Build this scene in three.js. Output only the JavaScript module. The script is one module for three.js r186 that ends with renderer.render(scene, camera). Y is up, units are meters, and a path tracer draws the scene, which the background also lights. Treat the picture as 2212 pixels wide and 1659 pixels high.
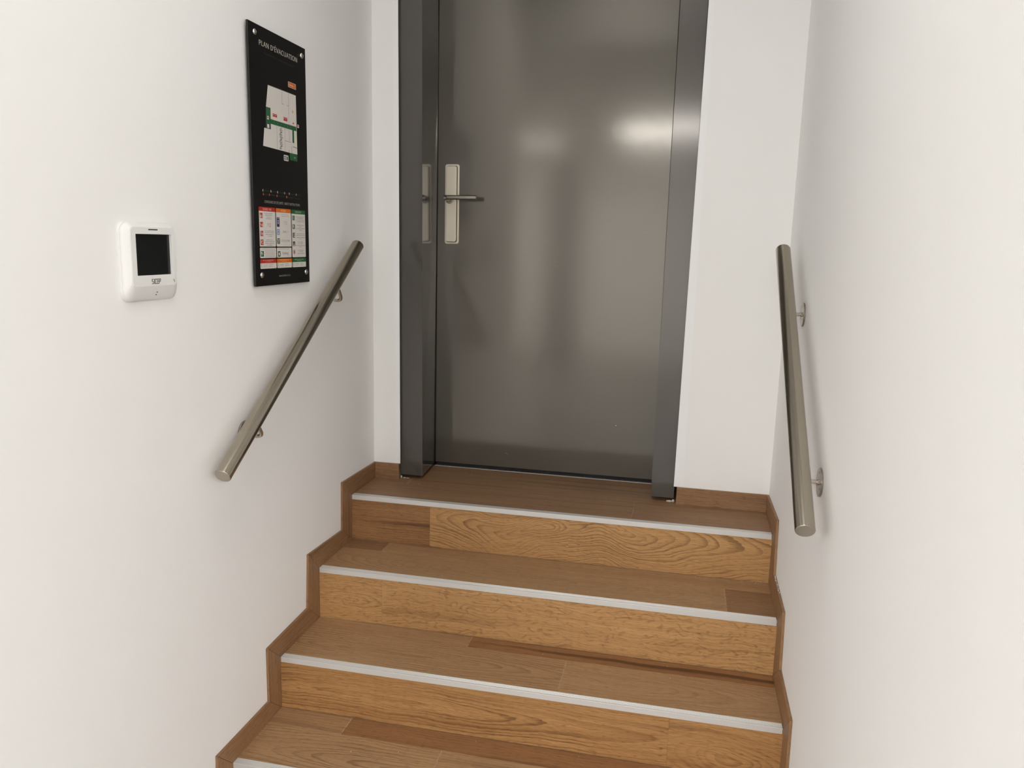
import * as THREE from 'three';
import { RoundedBoxGeometry } from 'three/addons/geometries/RoundedBoxGeometry.js';
import { RectAreaLightUniformsLib } from 'three/addons/lights/RectAreaLightUniformsLib.js';
import { mergeGeometries } from 'three/addons/utils/BufferGeometryUtils.js';

// ---------------------------------------------------------------- camera, lamps, exposure
const scene = new THREE.Scene();
scene.background = new THREE.Color(0x000000);
const camera = new THREE.PerspectiveCamera(2 * Math.atan(829.5 / 1707.765) * 180 / Math.PI, 2212 / 1659, 0.05, 60);
camera.position.set(1.13534, 0.91713, 2.81151);
camera.quaternion.setFromRotationMatrix(new THREE.Matrix4().set(
  0.977204, -0.061089, 0.203324, 0,
  0.024851, 0.984037, 0.176218, 0,
  -0.210844, -0.167148, 0.963123, 0,
  0, 0, 0, 1));
scene.add(camera);
const renderer = new THREE.WebGLRenderer({ antialias: true });
renderer.toneMapping = THREE.LinearToneMapping;
renderer.toneMappingExposure = 1.07;
renderer.shadowMap.enabled = true;
renderer.shadowMap.type = THREE.PCFSoftShadowMap;
// unseen flat ceiling panels, placed and sized to light walls and steps: [x, ceiling height, z, half width, radiance, label]
const LAMPS = [
  [0.86, 2.2, 6.2, 0.52, 29, 'unseen oblong white light panel over the middle of the lower hall, lighting the stairs from the front'],
  [-0.75, 2.2, 7.1, 0.30, 4.5, 'unseen square white light panel farthest from the stairs, giving the dim second gleam in the door'],
  [3.85, 2.2, 5.5, 0.45, 120, 'unseen oblong white light panel beyond the right stair wall, placed to light the left wall'],
  [-1.42, 2.2, 5.6, 0.60, 74, 'unseen oblong white light panel beyond the left stair wall, placed to light the right wall'],
  [0.74, 2.6, 1.65, 0.30, 6.0, 'unseen square white light panel above the stairs, placed to light the treads and upper walls'],
];
const LAMP_TINT = [1.0, 0.985, 0.97];
RectAreaLightUniformsLib.init();

// ---------------------------------------------------------------- measured layout (metres)
const W = 1.4785;                              // width of the stairwell, left wall x = 0
const YS = [0, -0.1677, -0.3435, -0.510, -0.68];   // landing, three treads, lower floor
const ZS = [0.2367, 0.5089, 0.7800, 1.0551];   // front edge of each nosing
const T = 0.008;                               // thickness of the skirting boards
const DOORZ = -0.2175;                         // face of the door leaf
const FZ = -0.014;                             // face of the door frame
const HALL = { z0: 2.2, z1: 8.0, x0: -2.2, x1: 4.6, y: 2.2 };
const CEIL = 2.6;

// ---------------------------------------------------------------- helpers
function rng(seed) { let s = seed >>> 0; return () => { s = (s + 0x6d2b79f5) >>> 0; let t = Math.imul(s ^ (s >>> 15), 1 | s); t = (t + Math.imul(t ^ (t >>> 7), 61 | t)) ^ t; return ((t ^ (t >>> 14)) >>> 0) / 4294967296; }; }
const used = {};
function numbered(n) { used[n] = (used[n] ?? -1) + 1; return used[n] ? n + '_' + String(used[n]).padStart(3, '0') : n; }
function shade(m) { m.castShadow = true; m.receiveShadow = true; return m; }
function mesh(name, geo, mat, parent) {
  const m = shade(new THREE.Mesh(geo, mat));
  m.name = parent === scene ? numbered(name) : name;
  parent.add(m); return m;
}
function thing(name, label, category, pos, group) {
  const g = new THREE.Group(); g.name = numbered(name); g.position.set(...pos);
  g.userData = { label, category }; if (group) g.userData.group = group;
  scene.add(g); return g;
}
function struct(name, geo, mat, label) {
  const m = mesh(name, geo, mat, scene); m.userData = { kind: 'structure' };
  if (label) m.userData.label = label; return m;
}
const smooth = (a, b, x) => { const t = Math.min(1, Math.max(0, (x - a) / (b - a))); return t * t * (3 - 2 * t); };
// box between two corners
function box(x0, y0, z0, x1, y1, z1, r = 0) {
  const g = r ? new RoundedBoxGeometry(x1 - x0, y1 - y0, z1 - z0, 2, r) : new THREE.BoxGeometry(x1 - x0, y1 - y0, z1 - z0);
  g.translate((x0 + x1) / 2, (y0 + y1) / 2, (z0 + z1) / 2); return g;
}
// uv in metres, from the dominant axis of the normal; along = axis of the grain
function metreUV(g, along = 'x', off = [0, 0]) {
  const p = g.attributes.position, n = g.attributes.normal, uv = new Float32Array(p.count * 2);
  for (let i = 0; i < p.count; i++) {
    const P = { x: p.getX(i), y: p.getY(i), z: p.getZ(i) };
    const N = { x: Math.abs(n.getX(i)), y: Math.abs(n.getY(i)), z: Math.abs(n.getZ(i)) };
    const k = N.x >= N.y && N.x >= N.z ? 'x' : N.y >= N.z ? 'y' : 'z';
    let rest = ['x', 'y', 'z'].filter((a) => a !== k);
    let u = along, v = rest.find((a) => a !== along);
    if (k === along) { u = rest[0]; v = rest[1]; }
    uv[2 * i] = P[u] + off[0]; uv[2 * i + 1] = P[v] + off[1];
  }
  g.setAttribute('uv', new THREE.BufferAttribute(uv, 2)); return g;
}
// polygon of [z, y] points extruded along x from x0 to x1
function prismX(pts, x0, x1, bevel = 0) {
  const s = new THREE.Shape(pts.map(([z, y]) => new THREE.Vector2(-z, y)));
  const g = new THREE.ExtrudeGeometry(s, { depth: x1 - x0 - 2 * bevel, bevelEnabled: bevel > 0, bevelThickness: bevel, bevelSize: bevel, bevelOffset: -bevel, bevelSegments: 1 });
  g.rotateY(Math.PI / 2); g.translate(x0 + bevel, 0, 0); return g;
}
// polygon of [x, z] points extruded along y
function prismY(pts, y0, y1) {
  const s = new THREE.Shape(pts.map(([x, z]) => new THREE.Vector2(x, -z)));
  const g = new THREE.ExtrudeGeometry(s, { depth: y1 - y0, bevelEnabled: false });
  g.rotateX(-Math.PI / 2); g.translate(0, y0, 0); return g;
}
function rrPath(S, x0, y0, x1, y1, r) {
  S.moveTo(x0 + r, y0); S.lineTo(x1 - r, y0); S.absarc(x1 - r, y0 + r, r, -Math.PI / 2, 0, false);
  S.lineTo(x1, y1 - r); S.absarc(x1 - r, y1 - r, r, 0, Math.PI / 2, false);
  S.lineTo(x0 + r, y1); S.absarc(x0 + r, y1 - r, r, Math.PI / 2, Math.PI, false);
  S.lineTo(x0, y0 + r); S.absarc(x0 + r, y0 + r, r, Math.PI, Math.PI * 1.5, false); return S;
}
function cyl(r, a, b, seg = 24, r2 = r) {   // cylinder from point a to point b
  const A = new THREE.Vector3(...a), B = new THREE.Vector3(...b), d = B.clone().sub(A);
  const g = new THREE.CylinderGeometry(r2, r, d.length(), seg);
  g.applyQuaternion(new THREE.Quaternion().setFromUnitVectors(new THREE.Vector3(0, 1, 0), d.clone().normalize()));
  g.translate((A.x + B.x) / 2, (A.y + B.y) / 2, (A.z + B.z) / 2); return g;
}
function lathe(pts, a, dir, seg = 32) {     // profile [r, h] turned about an axis through a
  const g = new THREE.LatheGeometry(pts.map(([r, h]) => new THREE.Vector2(r, h)), seg);
  g.applyQuaternion(new THREE.Quaternion().setFromUnitVectors(new THREE.Vector3(0, 1, 0), new THREE.Vector3(...dir).normalize()));
  g.translate(...a); return g;
}
// gradient noise
const PERM = (() => { const r = rng(77), p = [...Array(256).keys()]; for (let i = 255; i > 0; i--) { const j = Math.floor(r() * (i + 1)); [p[i], p[j]] = [p[j], p[i]]; } return Uint8Array.from([...p, ...p]); })();
const GX = new Float32Array(256), GY = new Float32Array(256);
{ const r = rng(5); for (let i = 0; i < 256; i++) { const a = r() * 6.2832; GX[i] = Math.cos(a); GY[i] = Math.sin(a); } }
function noise(x, y) {
  const xf = Math.floor(x), yf = Math.floor(y), X = xf & 255, Y = yf & 255; x -= xf; y -= yf;
  const u = x * x * x * (x * (x * 6 - 15) + 10), v = y * y * y * (y * (y * 6 - 15) + 10);
  const a = PERM[PERM[X] + Y], b = PERM[PERM[X + 1] + Y], c = PERM[PERM[X] + Y + 1], d = PERM[PERM[X + 1] + Y + 1];
  const n0 = GX[a] * x + GY[a] * y, n1 = GX[b] * (x - 1) + GY[b] * y, n2 = GX[c] * x + GY[c] * (y - 1), n3 = GX[d] * (x - 1) + GY[d] * (y - 1);
  return 1.41 * (n0 + u * (n1 - n0) + v * (n2 - n0 + u * (n0 - n1 - n2 + n3)));
}
function dataTex(w, h, fn, srgb = true) {
  const d = new Uint8Array(w * h * 4), o = [0, 0, 0];
  for (let j = 0; j < h; j++) for (let i = 0; i < w; i++) { fn(i, j, o); const k = 4 * (j * w + i); d[k] = o[0]; d[k + 1] = o[1]; d[k + 2] = o[2]; d[k + 3] = 255; }
  const t = new THREE.DataTexture(d, w, h, THREE.RGBAFormat);
  t.magFilter = THREE.LinearFilter; t.minFilter = THREE.LinearMipmapLinearFilter; t.generateMipmaps = true;
  t.wrapS = t.wrapT = THREE.RepeatWrapping; t.anisotropy = 8;
  if (srgb) t.colorSpace = THREE.SRGBColorSpace; t.needsUpdate = true; return t;
}

// ---------------------------------------------------------------- wood
// growth rings cut by a board: rho is the distance to the pith, which lies at v = vc and at depth D(u)
const PAL = {
  golden: [[197, 155, 104], [170, 127, 80], [105, 74, 45]],
  honey: [[184, 142, 92], [155, 112, 67], [93, 62, 36]],
  red: [[164, 122, 80], [138, 98, 62], [88, 58, 36]],
  brown: [[156, 120, 86], [134, 99, 68], [88, 62, 42]],
  treadSheen: [[179, 144, 106], [155, 119, 83], [104, 75, 51]],  // golden vinyl with the greyer sheen of the treads put into the colour
  treadred: [[160, 117, 78], [136, 96, 62], [90, 60, 37]],
  landingShade: [[160, 126, 94], [138, 104, 75], [94, 67, 47]],  // same vinyl, coloured darker for the weaker light on the landing
};
const RES = 1350;
function woodPixel(P, u, v, o) {
  const s = P.seed, wp = P.warp ?? 1;
  const vw = v + 0.010 * wp * noise(u * 3.1 + s, v * 7 + s) + 0.0035 * wp * noise(u * 11 + s, v * 22 - s) + 0.0012 * noise(u * 37 - s, v * 40);
  const D = P.k * (P.swirl && u > 0.5 ? (u - P.swirl) : u - P.u0) * 1 + (P.swirl ? 0.02 * Math.exp(-(((u - 0.5) / 0.05) ** 2)) : 0) + 0.012 * noise(u * 2.3 - s, 3.1 + s);
  const dv = vw - P.vc + (P.swirl ? 0.055 * Math.exp(-(((u - 0.27) / 0.10) ** 2)) - 0.03 * Math.exp(-(((u - P.swirl) / 0.07) ** 2)) : 0); let rho = Math.sqrt(dv * dv + D * D);
  rho += 0.0065 * noise(rho * 55 + s, 1.7) + 0.0007 * noise(u * 24 + s, vw * 260);
  const ring = rho / (P.pitch ?? 0.011), id = Math.floor(ring), f = ring - id;
  const amp = 0.35 + 0.75 * (0.5 + 0.5 * noise(id * 7.31 + s, u * 2.2));
  const zone = smooth(-0.45, 0.35, noise(u * 2.9 + s * 5, vw * 9 - s));
  const line = smooth(0.5, 0.95, f) * (1 - smooth(0.965, 1.0, f)) * amp * (0.25 + 0.75 * zone);
  const broad = noise(u * 1.6 + s * 2, vw * 26 + s) * 0.6 + noise(u * 4 - s, vw * 60) * 0.45;
  const fine = noise(u * 7 + s, vw * 330) * 0.55 + noise(u * 19 - s, vw * 620 + s) * 0.5 + noise(u * 48, vw * 300 - s) * 0.45;
  const pore = smooth(0.30, 0.62, noise(u * 44 + s, vw * 520 - s)) + 0.8 * smooth(0.28, 0.6, noise(u * 17 + s * 3, vw * 430));
  const curl = P.curl ? P.curl * smooth(0.15, 0.6, noise(u * 34 + 3 * noise(u * 12, v * 30) + s, v * 95 + 2 * noise(u * 25, v * 20))) : 0;
  const t = Math.min(1, Math.max(0, 0.42 + 0.42 * broad + 0.14 * f * (P.contrast ?? 1) + 0.42 * fine));
  const dk = Math.min(0.92, Math.max(0, line * 0.50 * (P.contrast ?? 1) + 0.34 * pore + 0.3 * curl + (P.streak ?? 0) * smooth(0.15, 0.75, noise(u * 1.1 - s * 1.7, vw * 34 + s))));
  const [A, B, C] = P.pal;
  // pale dust caught in the joints of the treads
  let du = 0;
  if (P.dust) { const e = Math.min(u, P.len - u), g = Math.min(v, P.wid - v); du = Math.max(0.75 * (1 - smooth(0.0008, 0.0016, e)) * smooth(-0.5, 0.2, noise(v * 60 + s, s)), 0.5 * (1 - smooth(0.0006, 0.0013, g)) * smooth(0.05, 0.45, noise(u * 9 + s, s + 4))); }
  for (let c = 0; c < 3; c++) { const m = A[c] + (B[c] - A[c]) * t, q = m + (C[c] - m) * dk; o[c] = Math.max(0, Math.min(255, q + ([196, 176, 150][c] - q) * du)); }
}
function woodTex(len, wid, P) {
  const w = Math.max(32, Math.round(len * RES)), h = Math.max(32, Math.round(wid * RES));
  return dataTex(w, h, (i, j, o) => woodPixel(P, (i + 0.5) / w * len, (j + 0.5) / h * wid, o));
}
const vinyl = (map) => new THREE.MeshPhysicalMaterial({ map, roughness: 0.5, specularIntensity: 0.7 });
let woodSeed = 3;
const straight = (pal, extra = {}) => { woodSeed += 2.37; return { seed: woodSeed, vc: -0.22 - 0.06 * (woodSeed % 1), k: 0.03, u0: -0.3, pal: PAL[pal], pitch: 0.012, contrast: 0.6, ...extra }; };
const figured = (pal, u0, vc, k, extra = {}) => { woodSeed += 3.11; return { seed: woodSeed, u0, vc, k, pal: PAL[pal], pitch: 0.010, contrast: 1.1, ...extra }; };

// ---------------------------------------------------------------- other materials
const std = (c, roughness, metalness = 0, extra = {}) => new THREE.MeshStandardMaterial({ color: c, roughness, metalness, ...extra });
const lin = (r, g, b) => new THREE.Color().setRGB(r, g, b);
const plasterBump = dataTex(512, 512, (i, j, o) => {
  // periodic enough at this scale: sums of noise blended across the seam
  const P = (x, y) => 0.55 * noise(x * 34, y * 34) + 0.45 * noise(x * 90 + 5, y * 90);
  const x = i / 512, y = j / 512, bx = smooth(0.85, 1, x), by = smooth(0.85, 1, y);
  const n = (P(x, y) * (1 - bx) + P(x - 1, y) * bx) * (1 - by) + (P(x, y - 1) * (1 - bx) + P(x - 1, y - 1) * bx) * by;
  o[0] = o[1] = o[2] = 128 + 90 * n;
}, false);
plasterBump.repeat.set(3.2, 3.2);
const wallMat = std(lin(0.89, 0.88, 0.862), 0.75, 0, { bumpMap: plasterBump, bumpScale: 0.00016 });
const revealMat = std(lin(0.90, 0.90, 0.90), 0.7);
const ceilMat = std(lin(0.84, 0.835, 0.82), 0.9);
const coreMat = std(lin(0.36, 0.30, 0.23), 0.9);
const steelBump = dataTex(256, 256, (i, j, o) => { o[0] = o[1] = o[2] = 128 + 60 * noise(i * 0.9, j * 0.02) + 50 * noise(i * 0.35, j * 0.05 + 9); }, false);
const steel = std(lin(0.42, 0.377, 0.308), 0.21, 1.0);
const steelCap = std(lin(0.46, 0.42, 0.35), 0.42, 1.0);
const steelDisc = std(lin(0.36, 0.325, 0.27), 0.3, 1.0);
const steelBright = std(lin(0.55, 0.50, 0.43), 0.22, 1.0);
const alu = std(lin(0.70, 0.69, 0.67), 0.42, 0.35);
const plateMat = std(lin(0.68, 0.62, 0.52), 0.36, 0.7);
const leverMat = std(lin(0.38, 0.35, 0.31), 0.28, 1.0);
const matteBlack = std(lin(0.012, 0.012, 0.012), 0.8);
const frameMat = new THREE.MeshPhysicalMaterial({ color: lin(0.122, 0.114, 0.105), roughness: 0.125, metalness: 0.45, specularIntensity: 0.7 });

// ---------------------------------------------------------------- room shell
const WT = 0.16;
struct('wall_left', metreUV(box(-WT, HALL.y > 0 ? -0.80 : 0, -0.45, 0, CEIL, HALL.z0), 'z'), wallMat);
struct('wall_right', metreUV(box(W, -0.80, -0.45, W + WT, CEIL, HALL.z0), 'z'), wallMat);
{ // door wall: two piers with a splayed reveal towards the frame, and the part above the door
  const zb = -0.32, top = 2.05 + 0.089;
  // outline in x, y pushed back along z: the edges beside the frame lean a few millimetres
  const prismZ = (pts, z0, z1) => { const g = new THREE.ExtrudeGeometry(new THREE.Shape(pts.map(([x, y]) => new THREE.Vector2(x, y))), { depth: z1 - z0, bevelEnabled: false }); g.translate(0, 0, z0); return g; };
  const y0 = 0.0006, xl = (y) => 0.1075 - 0.0048 * y, xr = (y) => 1.1476 + 0.0085 * y;
  const l = prismZ([[0, y0], [0.0905, y0], [0.0905, CEIL], [0, CEIL]], zb, 0);
  const r = prismZ([[1.1640, y0], [W, y0], [W, CEIL], [1.1640, CEIL]], zb, 0);
  const wb = struct('wall_back', metreUV(mergeGeometries([l, r]), 'x'), wallMat);
  mesh('lintel', metreUV(box(0.0907, top + 0.0004, zb, 1.1638, CEIL, 0), 'x'), wallMat, wb);
  // flat white cover strips on the wall along both jambs
  const yb = 0.0625;
  struct('trim_1', metreUV(prismZ([[0.0868 - 0.0046 * yb, yb], [xl(yb), yb], [xl(top), top], [0.0868 - 0.0046 * top, top]], 0.0001, 0.0009), 'y'), revealMat, 'flat white strip left of the door frame');
  struct('trim_2', metreUV(prismZ([[xr(yb), yb + 0.002], [1.1815, yb + 0.002], [1.1815, top], [xr(top), top]], 0.0001, 0.0009), 'y'), revealMat, 'flat white strip right of the door frame');
}
struct('ceiling', box(-WT, CEIL, -0.45, W + WT, CEIL + 0.12, HALL.z0), ceilMat);
// unseen lower hall behind the viewpoint, laid out around its light panels
const hallFloorMat = std(lin(0.20, 0.195, 0.185), 0.35);
struct('floor', mergeGeometries([box(-0.0, YS[4] - 0.12, ZS[3] - 0.02, W, YS[4], HALL.z0), box(HALL.x0 - WT, YS[4] - 0.12, HALL.z0, HALL.x1 + WT, YS[4], HALL.z1)]), hallFloorMat);
struct('wall_hall_back', box(HALL.x0 - WT, YS[4], HALL.z1, HALL.x1 + WT, HALL.y, HALL.z1 + WT), wallMat);
struct('wall_hall_left', box(HALL.x0 - WT, YS[4], HALL.z0, HALL.x0, HALL.y, HALL.z1), wallMat);
struct('wall_hall_right', box(HALL.x1, YS[4], HALL.z0, HALL.x1 + WT, HALL.y, HALL.z1), wallMat);
struct('wall_hall_front', mergeGeometries([box(HALL.x0 - WT, YS[4], HALL.z0 - WT, -WT, HALL.y, HALL.z0), box(W + WT, YS[4], HALL.z0 - WT, HALL.x1 + WT, HALL.y, HALL.z0)]), wallMat);
struct('ceiling_hall', box(HALL.x0 - WT, HALL.y, HALL.z0, HALL.x1 + WT, HALL.y + 0.12, HALL.z1 + WT), ceilMat);
struct('trim_3', box(-WT, HALL.y + 0.12, HALL.z0, W + WT, CEIL + 0.12, HALL.z0 + 0.1), wallMat, 'unseen white bulkhead between stair ceiling and hall ceiling');

// unseen grey pillar at the far hall wall, placed to darken the door's reflection
struct('unseen_pillar', box(-0.73, YS[4] + 0.0005, HALL.z1 - 0.22, -0.39, 1.98, HALL.z1 - 0.0005, 0.01), std(lin(0.16, 0.155, 0.15), 0.6), 'unseen grey pillar at the far hall wall, darkening the door reflection');

// ---------------------------------------------------------------- staircase
{
  const st = thing('staircase', 'short wood-look staircase of four steps rising to the grey door, each edged in aluminium', 'staircase', [0, 0, 0]);
  const G = 0.00012;                            // half of a joint
  const RH = 0.004;                            // plank thickness
  const plankGeo = (x0, y0, z0, x1, y1, z1, face) => {
    const g = box(x0, y0, z0, x1, y1, z1, 0.0006), p = g.attributes.position, uv = g.attributes.uv;
    for (let i = 0; i < p.count; i++) uv.setXY(i, (p.getX(i) - x0) / (x1 - x0), face === 'top' ? 1 - (p.getZ(i) - z0) / (z1 - z0) : (p.getY(i) - y0) / (y1 - y0));
    return g;
  };
  // per step: z of the seam, joints of the back and front course, joint of the riser, and the figure of every plank
  const SPEC = [
    { zb: -0.43, seam: 0.044, jb: 0.150, jf: 1.013, jr: 0.304,
      back: [straight('landingShade'), straight('landingShade', { streak: 0.35 })], front: [straight('landingShade', { streak: 0.5 }), straight('landingShade')],
      riser: [straight('red', { streak: 0.8, warp: 0.7, contrast: 0.9, pitch: 0.008 }), figured('golden', 0.42, 0.118, 0.16, { pitch: 0.0095, warp: 2.0, contrast: 1.5, swirl: 0.62 })] },
    { seam: 0.316, jb: 0.152, jf: 1.327, jr: 0.228,
      back: [straight('brown', { streak: 0.6 }), straight('treadSheen')], front: [figured('treadSheen', 0.66, 0.09, 0.16, { contrast: 0.55, pitch: 0.008 }), straight('brown', { warp: 1.5 })],
      riser: [figured('golden', 0.12, 0.07, 0.25, { contrast: 0.7, warp: 1.8, curl: 0.6 }), straight('golden', { warp: 1.9, contrast: 0.5, streak: 0.25, curl: 0.8 })] },
    { seam: 0.576, jb: 0.540, jf: 0.857, jr: 1.172,
      back: [straight('treadSheen'), straight('treadred', { streak: 0.9 })], front: [figured('treadSheen', 0.36, 0.085, 0.07, { pitch: 0.010, contrast: 1.1 }), figured('treadSheen', -0.02, 0.085, 0.13, { contrast: 0.6, warp: 1.4 })],
      riser: [figured('honey', 0.30, 0.075, 0.055, { pitch: 0.0105, contrast: 1.35, warp: 1.2, streak: 0.22 }), figured('honey', 0.17, 0.05, 0.36, { pitch: 0.011, warp: 1.6, streak: 0.3, contrast: 0.8 })] },
    { seam: 0.862, jb: 0.239, jf: 0.547, jr: 0.80,
      back: [straight('treadSheen', { streak: 0.3 }), straight('treadred', { streak: 0.5 })], front: [figured('treadSheen', 0.52, 0.06, 0.11, { pitch: 0.011, contrast: 1.1 }), straight('treadSheen', { streak: 0.3, warp: 1.3 })],
      riser: [straight('golden'), straight('golden')] },
  ];
  for (let k = 0; k < 4; k++) {
    const S = SPEC[k], y = YS[k], z = ZS[k], yb = YS[k + 1], zf = z - 0.002;
    const zb = S.zb ?? ZS[k - 1] - 0.002;
    const core = mesh('step', box(0.0002, YS[4] + 0.0005, zb + (k ? 0.0005 : 0), W - 0.0002, y - RH - 0.0002, zf - RH - 0.0002), coreMat, st);
    const top = (x0, x1, z0, z1, P) => mesh('plank', plankGeo(x0, y - RH, z0, x1, y, z1, 'top'), vinyl(woodTex(x1 - x0, z1 - z0, { ...P, dust: 1, len: x1 - x0, wid: z1 - z0 })), core);
    const zn = z - 0.0235;                     // the nosing's back edge
    top(0.0005, S.jb - G, zb + 0.0003, S.seam - G * 0.6, S.back[0]);
    top(S.jb + G, W - 0.0005, zb + 0.0003, S.seam - G * 0.6, S.back[1]);
    top(0.0005, S.jf - G, S.seam + G * 0.6, zn, S.front[0]);
    top(S.jf + G, W - 0.0005, S.seam + G * 0.6, zn, S.front[1]);
    const rise = (x0, x1, P) => mesh('riser_plank', plankGeo(x0, yb + 0.0004, zf - RH, x1, y - 0.0006, zf, 'front'), vinyl(woodTex(x1 - x0, y - yb, P)), core);
    rise(0.0005, S.jr - G * 0.5, S.riser[0]);
    rise(S.jr + G * 0.5, W - 0.0005, S.riser[1]);
    // ribbed aluminium angle on the edge of the step
    const prof = [[z - 0.0018, y - 0.0155], [z - 0.0002, y - 0.0155], [z, y - 0.0150], [z, y + 0.0006], [z - 0.0008, y + 0.0014], [z - 0.0045, y + 0.0016]];
    if (k) for (let i = 0; i < 4; i++) { const a = z - 0.0050 - i * 0.0042; prof.push([a, y + 0.0016], [a - 0.0006, y + 0.0004], [a - 0.0018, y + 0.0004], [a - 0.0024, y + 0.0016]); }
    prof.push([z - 0.0230, y + 0.0016], [z - 0.0240, y + 0.0002], [z - 0.0018, y + 0.0002]);
    mesh('nosing', prismX(prof, T + 0.0008, W - T - 0.002), alu, core);
  }
  { // white plaster crumbs lying on the steps
    const q = rng(23), parts = [], put = (x, y, z, r) => { const g = new THREE.IcosahedronGeometry(r * (0.8 + 0.5 * q()), 0); g.scale(1, 0.6, 0.8); g.rotateY(q() * 6); g.translate(x, y + r * 0.5, z); parts.push(g); };
    for (let i = 0; i < 16; i++) put(1.05 + 0.40 * Math.sqrt(q()), YS[1], ZS[0] + 0.004 + 0.010 * q() * q(), 0.0011);
    for (const [x, k, z] of [[0.43, 3, 0.90], [0.63, 3, 0.80], [0.93, 3, 0.795], [0.30, 3, 0.93], [0.78, 2, 0.56], [1.16, 2, 0.535], [1.17, 2, 0.60], [0.42, 1, 0.46], [0.9, 1, 0.46], [0.33, 0, -0.15], [0.36, 0, -0.135], [0.20, 0, 0.045], [0.70, 0, 0.1]]) put(x, YS[k], z, 0.0012);
    const m = mesh('plaster_crumbs', mergeGeometries(parts), std(lin(0.72, 0.69, 0.63), 0.95), st);
      m.userData = { label: 'tiny white plaster crumbs', kind: 'stuff' };
  }
}

// ---------------------------------------------------------------- skirting boards
{
  const len = 0.62, wid = 0.16;
  const mk = (pal, e) => { const t = woodTex(len, wid, straight(pal, e)); t.repeat.set(1 / len, 1 / wid); return vinyl(t); };
  const mats = [mk('brown', { streak: 0.4 }), mk('brown', { streak: 0.25 })];
  const base = (name, label, pts, x0, x1, mi) => {
    // pts: outer [z, y] outline from the back wall: H0, T1, B1, T2, B2, T3, B3, T4, B4, end; inner follows the steps
    const inner = [[0, 0]]; for (let k = 0; k < 4; k++) inner.push([ZS[k] + 0.0004, YS[k] + 0.0003], [ZS[k] + 0.0004, YS[k + 1] + 0.0003]); inner.push([HALL.z0 - 0.05, YS[4] + 0.0003]);
    inner[0] = [pts[0][0], 0.0003];
    let root = null;
    for (let i = 0; i + 1 < pts.length; i++) {
      const e = 0.0004, vert = i % 2 === 1;
      const poly = [inner[i], inner[i + 1], pts[i + 1], pts[i]];
      const shrunk = vert ? poly.map(([z, y], j) => [z, y + (j === 0 || j === 3 ? -e : e)]) : poly.map(([z, y], j) => [z + (j === 0 || j === 3 ? e : -e), y]);
      const g = metreUV(prismX(shrunk, x0, x1, 0.0005), vert ? 'y' : 'z', [i * 0.173, i * 0.041]);
      if (!root) { root = struct(name, g, mats[mi], label); } else mesh('skirting_board', g, mats[(i + mi) % 2], root);
    }
    return root;
  };
  base('baseboard_left', null, [[T + 0.0005, 0.0620], [0.3135, 0.0697], [0.3185, -0.1045], [0.582, -0.0927], [0.5935, -0.2718], [0.8515, -0.2785], [0.852, -0.4480], [1.123, -0.4435], [1.128, -0.6100], [HALL.z0 - 0.05, -0.6080]], 0.0003, T, 0);
  const br = base('baseboard_right', null, [[T + 0.0005, 0.0640], [0.3035, 0.0745], [0.3385, -0.0945], [0.588, -0.1005], [0.6150, -0.2645], [0.857, -0.2690], [0.870, -0.4370], [1.130, -0.4400], [1.135, -0.6050], [HALL.z0 - 0.05, -0.6050]], W - T, W - 0.0003, 1);
  const bb = struct('baseboard_back', metreUV(box(0.0003, 0.0003, 0.0002, 0.1034, 0.0620, T, 0.0006), 'x', [0.1, 0.02]), mats[0]);
  mesh('skirting_board', metreUV(box(1.1592, 0.0003, 0.0002, W - 0.0003, 0.0640, T, 0.0006), 'x', [0.05, 0.06]), mats[1], bb);
  // smear of white filler on the damaged top edge of the right-hand board
  const R = rng(41), zA = 0.3405, zB = 0.470, yA = -0.0945, slope = (-0.1005 + 0.0945) / (0.588 - 0.3385);
  const filler = std(lin(0.62, 0.60, 0.56), 0.9);
  for (let i = 0; i < 9; i++) {
    const a = zA + (zB - zA) * (i / 9) + 0.004 * R(), w = 0.009 + 0.012 * R() * (1 - i / 10), x0 = W - T + 0.001 + 0.003 * R(), x1 = W - 0.001 - 0.002 * R();
    const S = new THREE.Shape(); const n = 9;
    for (let j = 0; j < n; j++) { const t = j / n * 6.2832, q = 0.7 + 0.5 * R(); const px = (x0 + x1) / 2 + Math.cos(t) * (x1 - x0) / 2 * Math.min(1, q), pz = a + w / 2 + Math.sin(t) * w * 0.6 * q; j ? S.lineTo(px, -pz) : S.moveTo(px, -pz); }
    const g = new THREE.ExtrudeGeometry(S, { depth: 0.0006 + 0.0008 * R(), bevelEnabled: false }); g.rotateX(-Math.PI / 2);
    g.translate(0, yA + slope * (a - zA) + 0.0001, 0);
    mesh('filler_smear', g, filler, br).userData = { label: 'white filler smeared on the board edge' };
  }
}

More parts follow.
